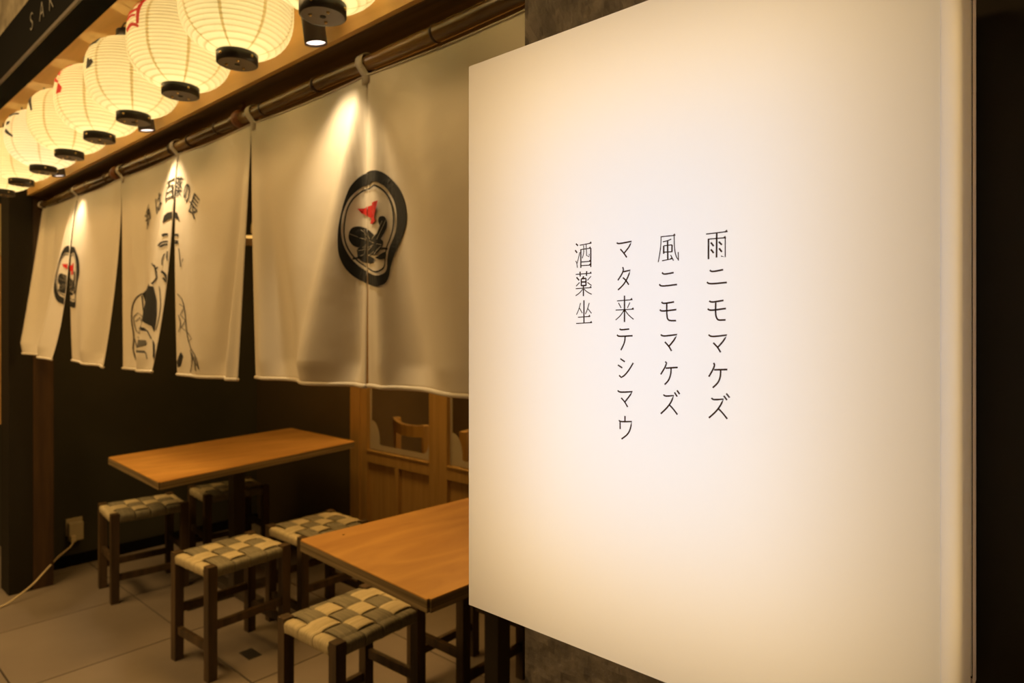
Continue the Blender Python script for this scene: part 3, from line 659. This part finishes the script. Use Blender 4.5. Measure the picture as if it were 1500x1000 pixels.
# ------------------------------------------------------------------ spotlights
def spotlight(y, lab, yt):
    t = tag(empty('spotlight', (.795, y, 2.2755)), lab, 'spotlight', 'spotlights above the noren')
    bm = bmesh.new(); solid_lathe(bm, [(.026, -.010), (.026, 0)], 24); link('ceiling_plate', bm, 'spot_body', t)
    bm = bmesh.new(); tube(bm, [(0, 0, -.01), (0, 0, -.14)], .006, 10); link('stem', bm, 'spot_body', t)
    tilt = Matrix.Rotation(math.radians(-9), 4, 'Y')
    hd_ = Vector((0, 0, -.135))
    bm = bmesh.new(); rings = lathe(bm, [(.012, .006), (.0235, .004), (.025, 0), (.025, -.172), (.0225, -.172), (.0215, -.165)], 32); bm.faces.new(rings[0])
    bmesh.ops.transform(bm, matrix=Matrix.Translation(hd_) @ tilt, verts=bm.verts); h = link('can', bm, 'spot_body', t, True)
    bm = bmesh.new(); solid_lathe(bm, [(.0215, -.1675), (.0215, -.164)], 32)
    bmesh.ops.transform(bm, matrix=Matrix.Translation(hd_) @ tilt, verts=bm.verts); link('lens', bm, 'spot_lens', h)
    pos = hd_ + tilt.to_3x3() @ Vector((0, 0, -.175)); world = Vector((.795, y, 2.2755)) + pos
    d = Vector((PX, yt, 1.26)) - world
    light('beam', 'SPOT', pos, P_SPOT, (1.0, .76, .46), rot=d.to_track_quat('-Z', 'Y').to_euler(), angle=math.radians(84), blend=1.0, radius=.018, parent=t)
spotlight(1.316, 'dark cylindrical spotlight between the two nearest lanterns', 1.37)
spotlight(2.318, 'dark spotlight shining white under the lantern with black dots', 2.29)
spotlight(3.300, 'farthest small spotlight, glowing under the far lanterns', 3.32)

# ------------------------------------------------------------------ tables
def quad_slab(bm, c, z0, z1, bev=.002):
    lo = [bm.verts.new((x, y, z0)) for x, y in c]; hi = [bm.verts.new((x, y, z1)) for x, y in c]
    bm.faces.new(lo); bm.faces.new(hi)
    for i in range(4): bm.faces.new((lo[i], lo[(i + 1) % 4], hi[(i + 1) % 4], hi[i]))
    vert = [e for e in bm.edges if abs(e.verts[0].co.z - e.verts[1].co.z) > .001]
    bmesh.ops.bevel(bm, geom=vert, offset=.007, segments=4, affect='EDGES')
def table(label, corners, cx, cy, knots, grain=0):
    t = tag(empty('dining_table', (cx, cy, 0)), label, 'table')
    c = [(x - cx, y - cy) for y, x in corners]
    bm = bmesh.new(); quad_slab(bm, c, .709, .712); top = link('tabletop', bm, 'wood_top', t)
    bm = bmesh.new(); quad_slab(bm, c, .680, .7088); link('plywood_core', bm, 'ply_edge', top)
    for (y, x, r) in knots:
        bm = bmesh.new(); solid_lathe(bm, [(r, .7121), (r * .8, .7124)], 10, x - cx, y - cy); link('knot', bm, 'black_paint', top)
    bx('pedestal', -.029, .029, -.029, .029, .03, .674, 'steel', t, .002)
    bx('mounting_plate', -.15, .15, -.12, .12, .674, .680, 'steel', t)
    bx('foot', -.25, .25, -.03, .03, .0, .03, 'steel', t, .004); bx('foot', -.03, .03, -.22, .22, .0, .0299, 'steel', t, .004)
    return t
table('far orange plywood table in front of the dark back wall', [(3.484, 1.063), (2.768, 1.025), (2.962, 2.090), (3.652, 2.107)], 1.545, 3.19, [])
table('near orange plywood table running behind the light box sign', [(1.721, 1.019), (1.120, .987), (1.095, 2.06), (1.655, 2.08)], 1.525, 1.405, [(1.662, 1.13, .004)])

# ------------------------------------------------------------------ woven stools (local x = depth, y = along front)
SWX, SWY, SH = .348, .298, .43
def stool_proto(high):
    t = empty('woven_stool'); hx, hy, l = SWX / 2, SWY / 2, .036
    for sx in (-1, 1):
        for sy in (-1, 1):
            x0 = -hx if sx < 0 else hx - l; y0 = -hy if sy < 0 else hy - l
            bx('leg', x0, x0 + l, y0, y0 + l, 0, SH, 'dark_wood', t, .002)
    for sx in (-1, 1):
        x = sx * (hx - l / 2); bx('seat_rail', x - .011, x + .011, -hy + l, hy - l, SH - .042, SH - .012, 'dark_wood', t)
        zz = .185 if high == 'y' else .105
        bx('stretcher', x - .009, x + .009, -hy + l, hy - l, zz, zz + .030, 'dark_wood', t, .001)
    for sy in (-1, 1):
        y = sy * (hy - l / 2); bx('seat_rail', -hx + l, hx - l, y - .011, y + .011, SH - .042, SH - .012, 'dark_wood', t)
        zz = .185 if high == 'x' else .105
        bx('stretcher', -hx + l, hx - l, y - .009, y + .009, zz, zz + .030, 'dark_wood', t, .001)
    def band(a0, a1, half, along, n_cross, phase, m):
        """strap between a0..a1 (across), running the full +-half along the other axis, over/under n_cross cells"""
        bm = bmesh.new(); path = []
        inner = half - l + .004; N_ = 72; r = .012; zt = SH - .006
        path.append((-inner + .03, SH - .046)); path.append((-half + .008, SH - .046)); path.append((-half + .001, SH - .040))
        for k in range(5):
            a = PI / 2 * k / 4; path.append((-half + r - r * math.cos(a) - .001, zt - r + r * math.sin(a)))
        for k in range(1, N_):
            u = -half + r + (2 * half - 2 * r) * k / N_
            cell = (u + inner) / (2 * inner) * n_cross
            if 0 < cell < n_cross:
                fr_ = cell - int(cell); over = ((int(cell) + phase) % 2 == 0)
                e_ = min(fr_, 1 - fr_) * 2; bump = min(1, (e_ * 3.2)) ** .6
                h = (.0052 * bump + .0016 * math.sin(PI * fr_)) if over else (-.0050 * bump)
            else: h = 0
            path.append((u, zt + h))
        for k in range(4, -1, -1):
            a = PI / 2 * k / 4; path.append((half - r + r * math.cos(a) + .001, zt - r + r * math.sin(a)))
        path.append((half - .001, SH - .040)); path.append((half - .008, SH - .046)); path.append((inner - .03, SH - .046))
        rows = []
        prof = [(0, -.0012), (.08, 0), (.5, .0010), (.92, 0), (1, -.0012)]
        for u, z in path:
            row = []
            for f_, dz in prof:
                a = a0 + (a1 - a0) * f_
                row.append(bm.verts.new((u, a, z + dz) if along == 'x' else (a, u, z + dz)))
            rows.append(row)
        for p, q in zip(rows, rows[1:]):
            for k in range(4): bm.faces.new((p[k], p[k + 1], q[k + 1], q[k]))
        o = link('woven_strap', bm, m, t, True); md = o.modifiers.new('thick', 'SOLIDIFY'); md.thickness = .002; md.offset = -1
    nx, ny_ = 4, 3      # straps side by side along x (running in y) and along y (running in x)
    ix, iy = hx - l, hy - l
    for i in range(nx): band(-ix + 2 * ix * i / nx + .001, -ix + 2 * ix * (i + 1) / nx - .001, hy, 'y', ny_, i, 'cord_dark')
    for j in range(ny_): band(-iy + 2 * iy * j / ny_ + .001, -iy + 2 * iy * (j + 1) / ny_ - .001, hx, 'x', nx, j + 1, 'cord_light')
    return t
protos = {'y': stool_proto('y'), 'x': stool_proto('x')}
used = set()
def stool(cy, cx, rz, kind, label):
    p = protos[kind]
    if kind not in used: t = p; used.add(kind)
    else:
        t = p.copy(); C.objects.link(t)
        for k in list(p.children):
            c = k.copy(); C.objects.link(c); c.parent = t
    t.location = (cx, cy, 0); t.rotation_euler = (0, 0, math.radians(rz)); tag(t, label, 'stool', 'woven stools around the two tables')
stool(1.752, 1.227, 2.5, 'y', 'nearest woven-seat stool, tucked at the corner of the near table')
stool(1.745, 1.735, 0, 'y', 'woven stool under the near table, mostly hidden behind the light box')
stool(2.62, 1.248, 3.5, 'x', 'woven stool standing alone left of the near table, in front of the far table')
stool(2.66, 1.668, 1, 'x', 'woven stool behind the corner of the near table, seat partly covered by it')
stool(3.63, 1.27, -6, 'y', 'leftmost dim woven stool under the left end of the far table')
stool(3.66, 1.725, -6, 'y', 'woven stool behind the pedestal of the far table')
proto = None

# ------------------------------------------------------------------ chairs behind the glass
def chair(cx, cy, rz, label):
    t = tag(empty('wooden_chair', (cx, cy, 0), rz), label, 'chair', 'wooden chairs behind the glass')
    w, d = .20, .20
    for sx in (-1, 1):
        bx('leg', sx * w - .018, sx * w + .018, d - .036, d, 0, .42, 'chair_wood', t, .003)
        bx('back_post', sx * w - .018, sx * w + .018, -d, -d + .036, 0, .77, 'chair_wood', t, .003)
    bx('seat', -w - .018, w + .018, -d + .037, d + .005, .421, .45, 'chair_wood', t, .004)
    bm = bmesh.new(); n = 12; rows = []
    for i in range(n + 1):
        u = -1 + 2 * i / n; y = -d - .004 - .035 * (1 - u * u); zc_ = .77 - .012 * (1 - u * u)
        rows.append([bm.verts.new((u * (w + .02), y + a, zc_ + b)) for a, b in ((0, -.065), (.02, -.065), (.02, 0), (0, 0))])
    for p, q in zip(rows, rows[1:]):
        for k in range(4): bm.faces.new((p[k], p[(k + 1) % 4], q[(k + 1) % 4], q[k]))
    bm.faces.new(rows[0]); bm.faces.new(rows[-1]); link('top_rail', bm, 'chair_wood', t)
    for sx in (-1, 1): bx('side_stretcher', sx * w - .01, sx * w + .01, -d + .037, d - .037, .2, .225, 'chair_wood', t)
    return t
chair(2.693, 2.967, math.radians(-105.5), 'wooden chair with curved back seen through the left glass pane')
chair(2.697, 2.377, math.radians(-165), 'wooden chair seen through the glass pane beside the light box')

# ------------------------------------------------------------------ small things
t = tag(empty('pendant_lamp', (1.56, 3.05, 2.5)), 'shallow pale pendant lamp glimpsed in the gap between two noren curtains', 'lamp')
bm = bmesh.new(); lathe(bm, [(.010, -.728), (.08, -.738), (.145, -.760), (.147, -.762), (.143, -.760), (.08, -.742), (.010, -.732)], 40); link('shade', bm, 'lamp_shade_white', t, True)
bm = bmesh.new(); solid_lathe(bm, [(.012, -.715), (.010, -.68), (.005, -.66)], 20); link('cap', bm, 'lamp_shade_white', t, True)
bm = bmesh.new(); tube(bm, [(0, 0, -.64), (0, 0, 0)], .003, 6); link('cord', bm, 'wire', t)

t = tag(empty('wall_outlet', (1.128, 4.25, .20)), 'pale plug adapter on the dark back wall near the floor', 'outlet')
bx('cover_plate', -.040, .040, -.008, 0, -.03, .065, 'plug_plastic', t, .003)
bx('plug_adapter', -.034, .036, -.045, -.008, -.055, .045, 'plug_plastic', t, .006)
bx('plug', -.030, -.006, -.066, -.045, -.055, -.02, 'cable_plastic', t, .004)
bm = bmesh.new(); P0 = [Vector((1.108, 4.18, .150)), Vector((1.075, 4.12, .142)), Vector((1.0, 4.04, .125)), Vector((.93, 3.975, .09)), Vector((.865, 3.92, .055)), Vector((.79, 3.88, .025)), Vector((.729, 3.86, .0065)), Vector((.60, 3.82, .0045)), Vector((.42, 3.74, .0045))]
def catmull(P, n=8):
    out = []
    for i in range(len(P) - 1):
        p0, p1, p2, p3 = P[max(i - 1, 0)], P[i], P[i + 1], P[min(i + 2, len(P) - 1)]
        for k in range(n):
            t_ = k / n; out.append(.5 * (2 * p1 + (p2 - p0) * t_ + (2 * p0 - 5 * p1 + 4 * p2 - p3) * t_ * t_ + (3 * p1 - p0 - 3 * p2 + p3) * t_ ** 3))
    return out + [P[-1]]
tube(bm, catmull(P0), .0042, 8); tag(link('power_cable', bm, 'cable_plastic', smooth=True), 'pale cable running from the wall plug down across the floor tiles', 'cable')
tag(bx('floor_patch', 1.268, 1.322, 2.515, 2.60, .0, .002, 'floor_patch'), 'small dark flat rectangle on the floor under a stool', 'plate')  # thin dark rectangle lying on the tiles
t = tag(empty('notice_board', (.73, 4.60, .78)), 'narrow wooden board with yellow paper at the far left edge', 'board')
bx('panel', -.12, .150, 0, .02, 0, 1.24, 'fascia_ply', t); bx('paper', -.11, .150, -.002, -.0005, .95, 1.23, 'poster_paper', t)
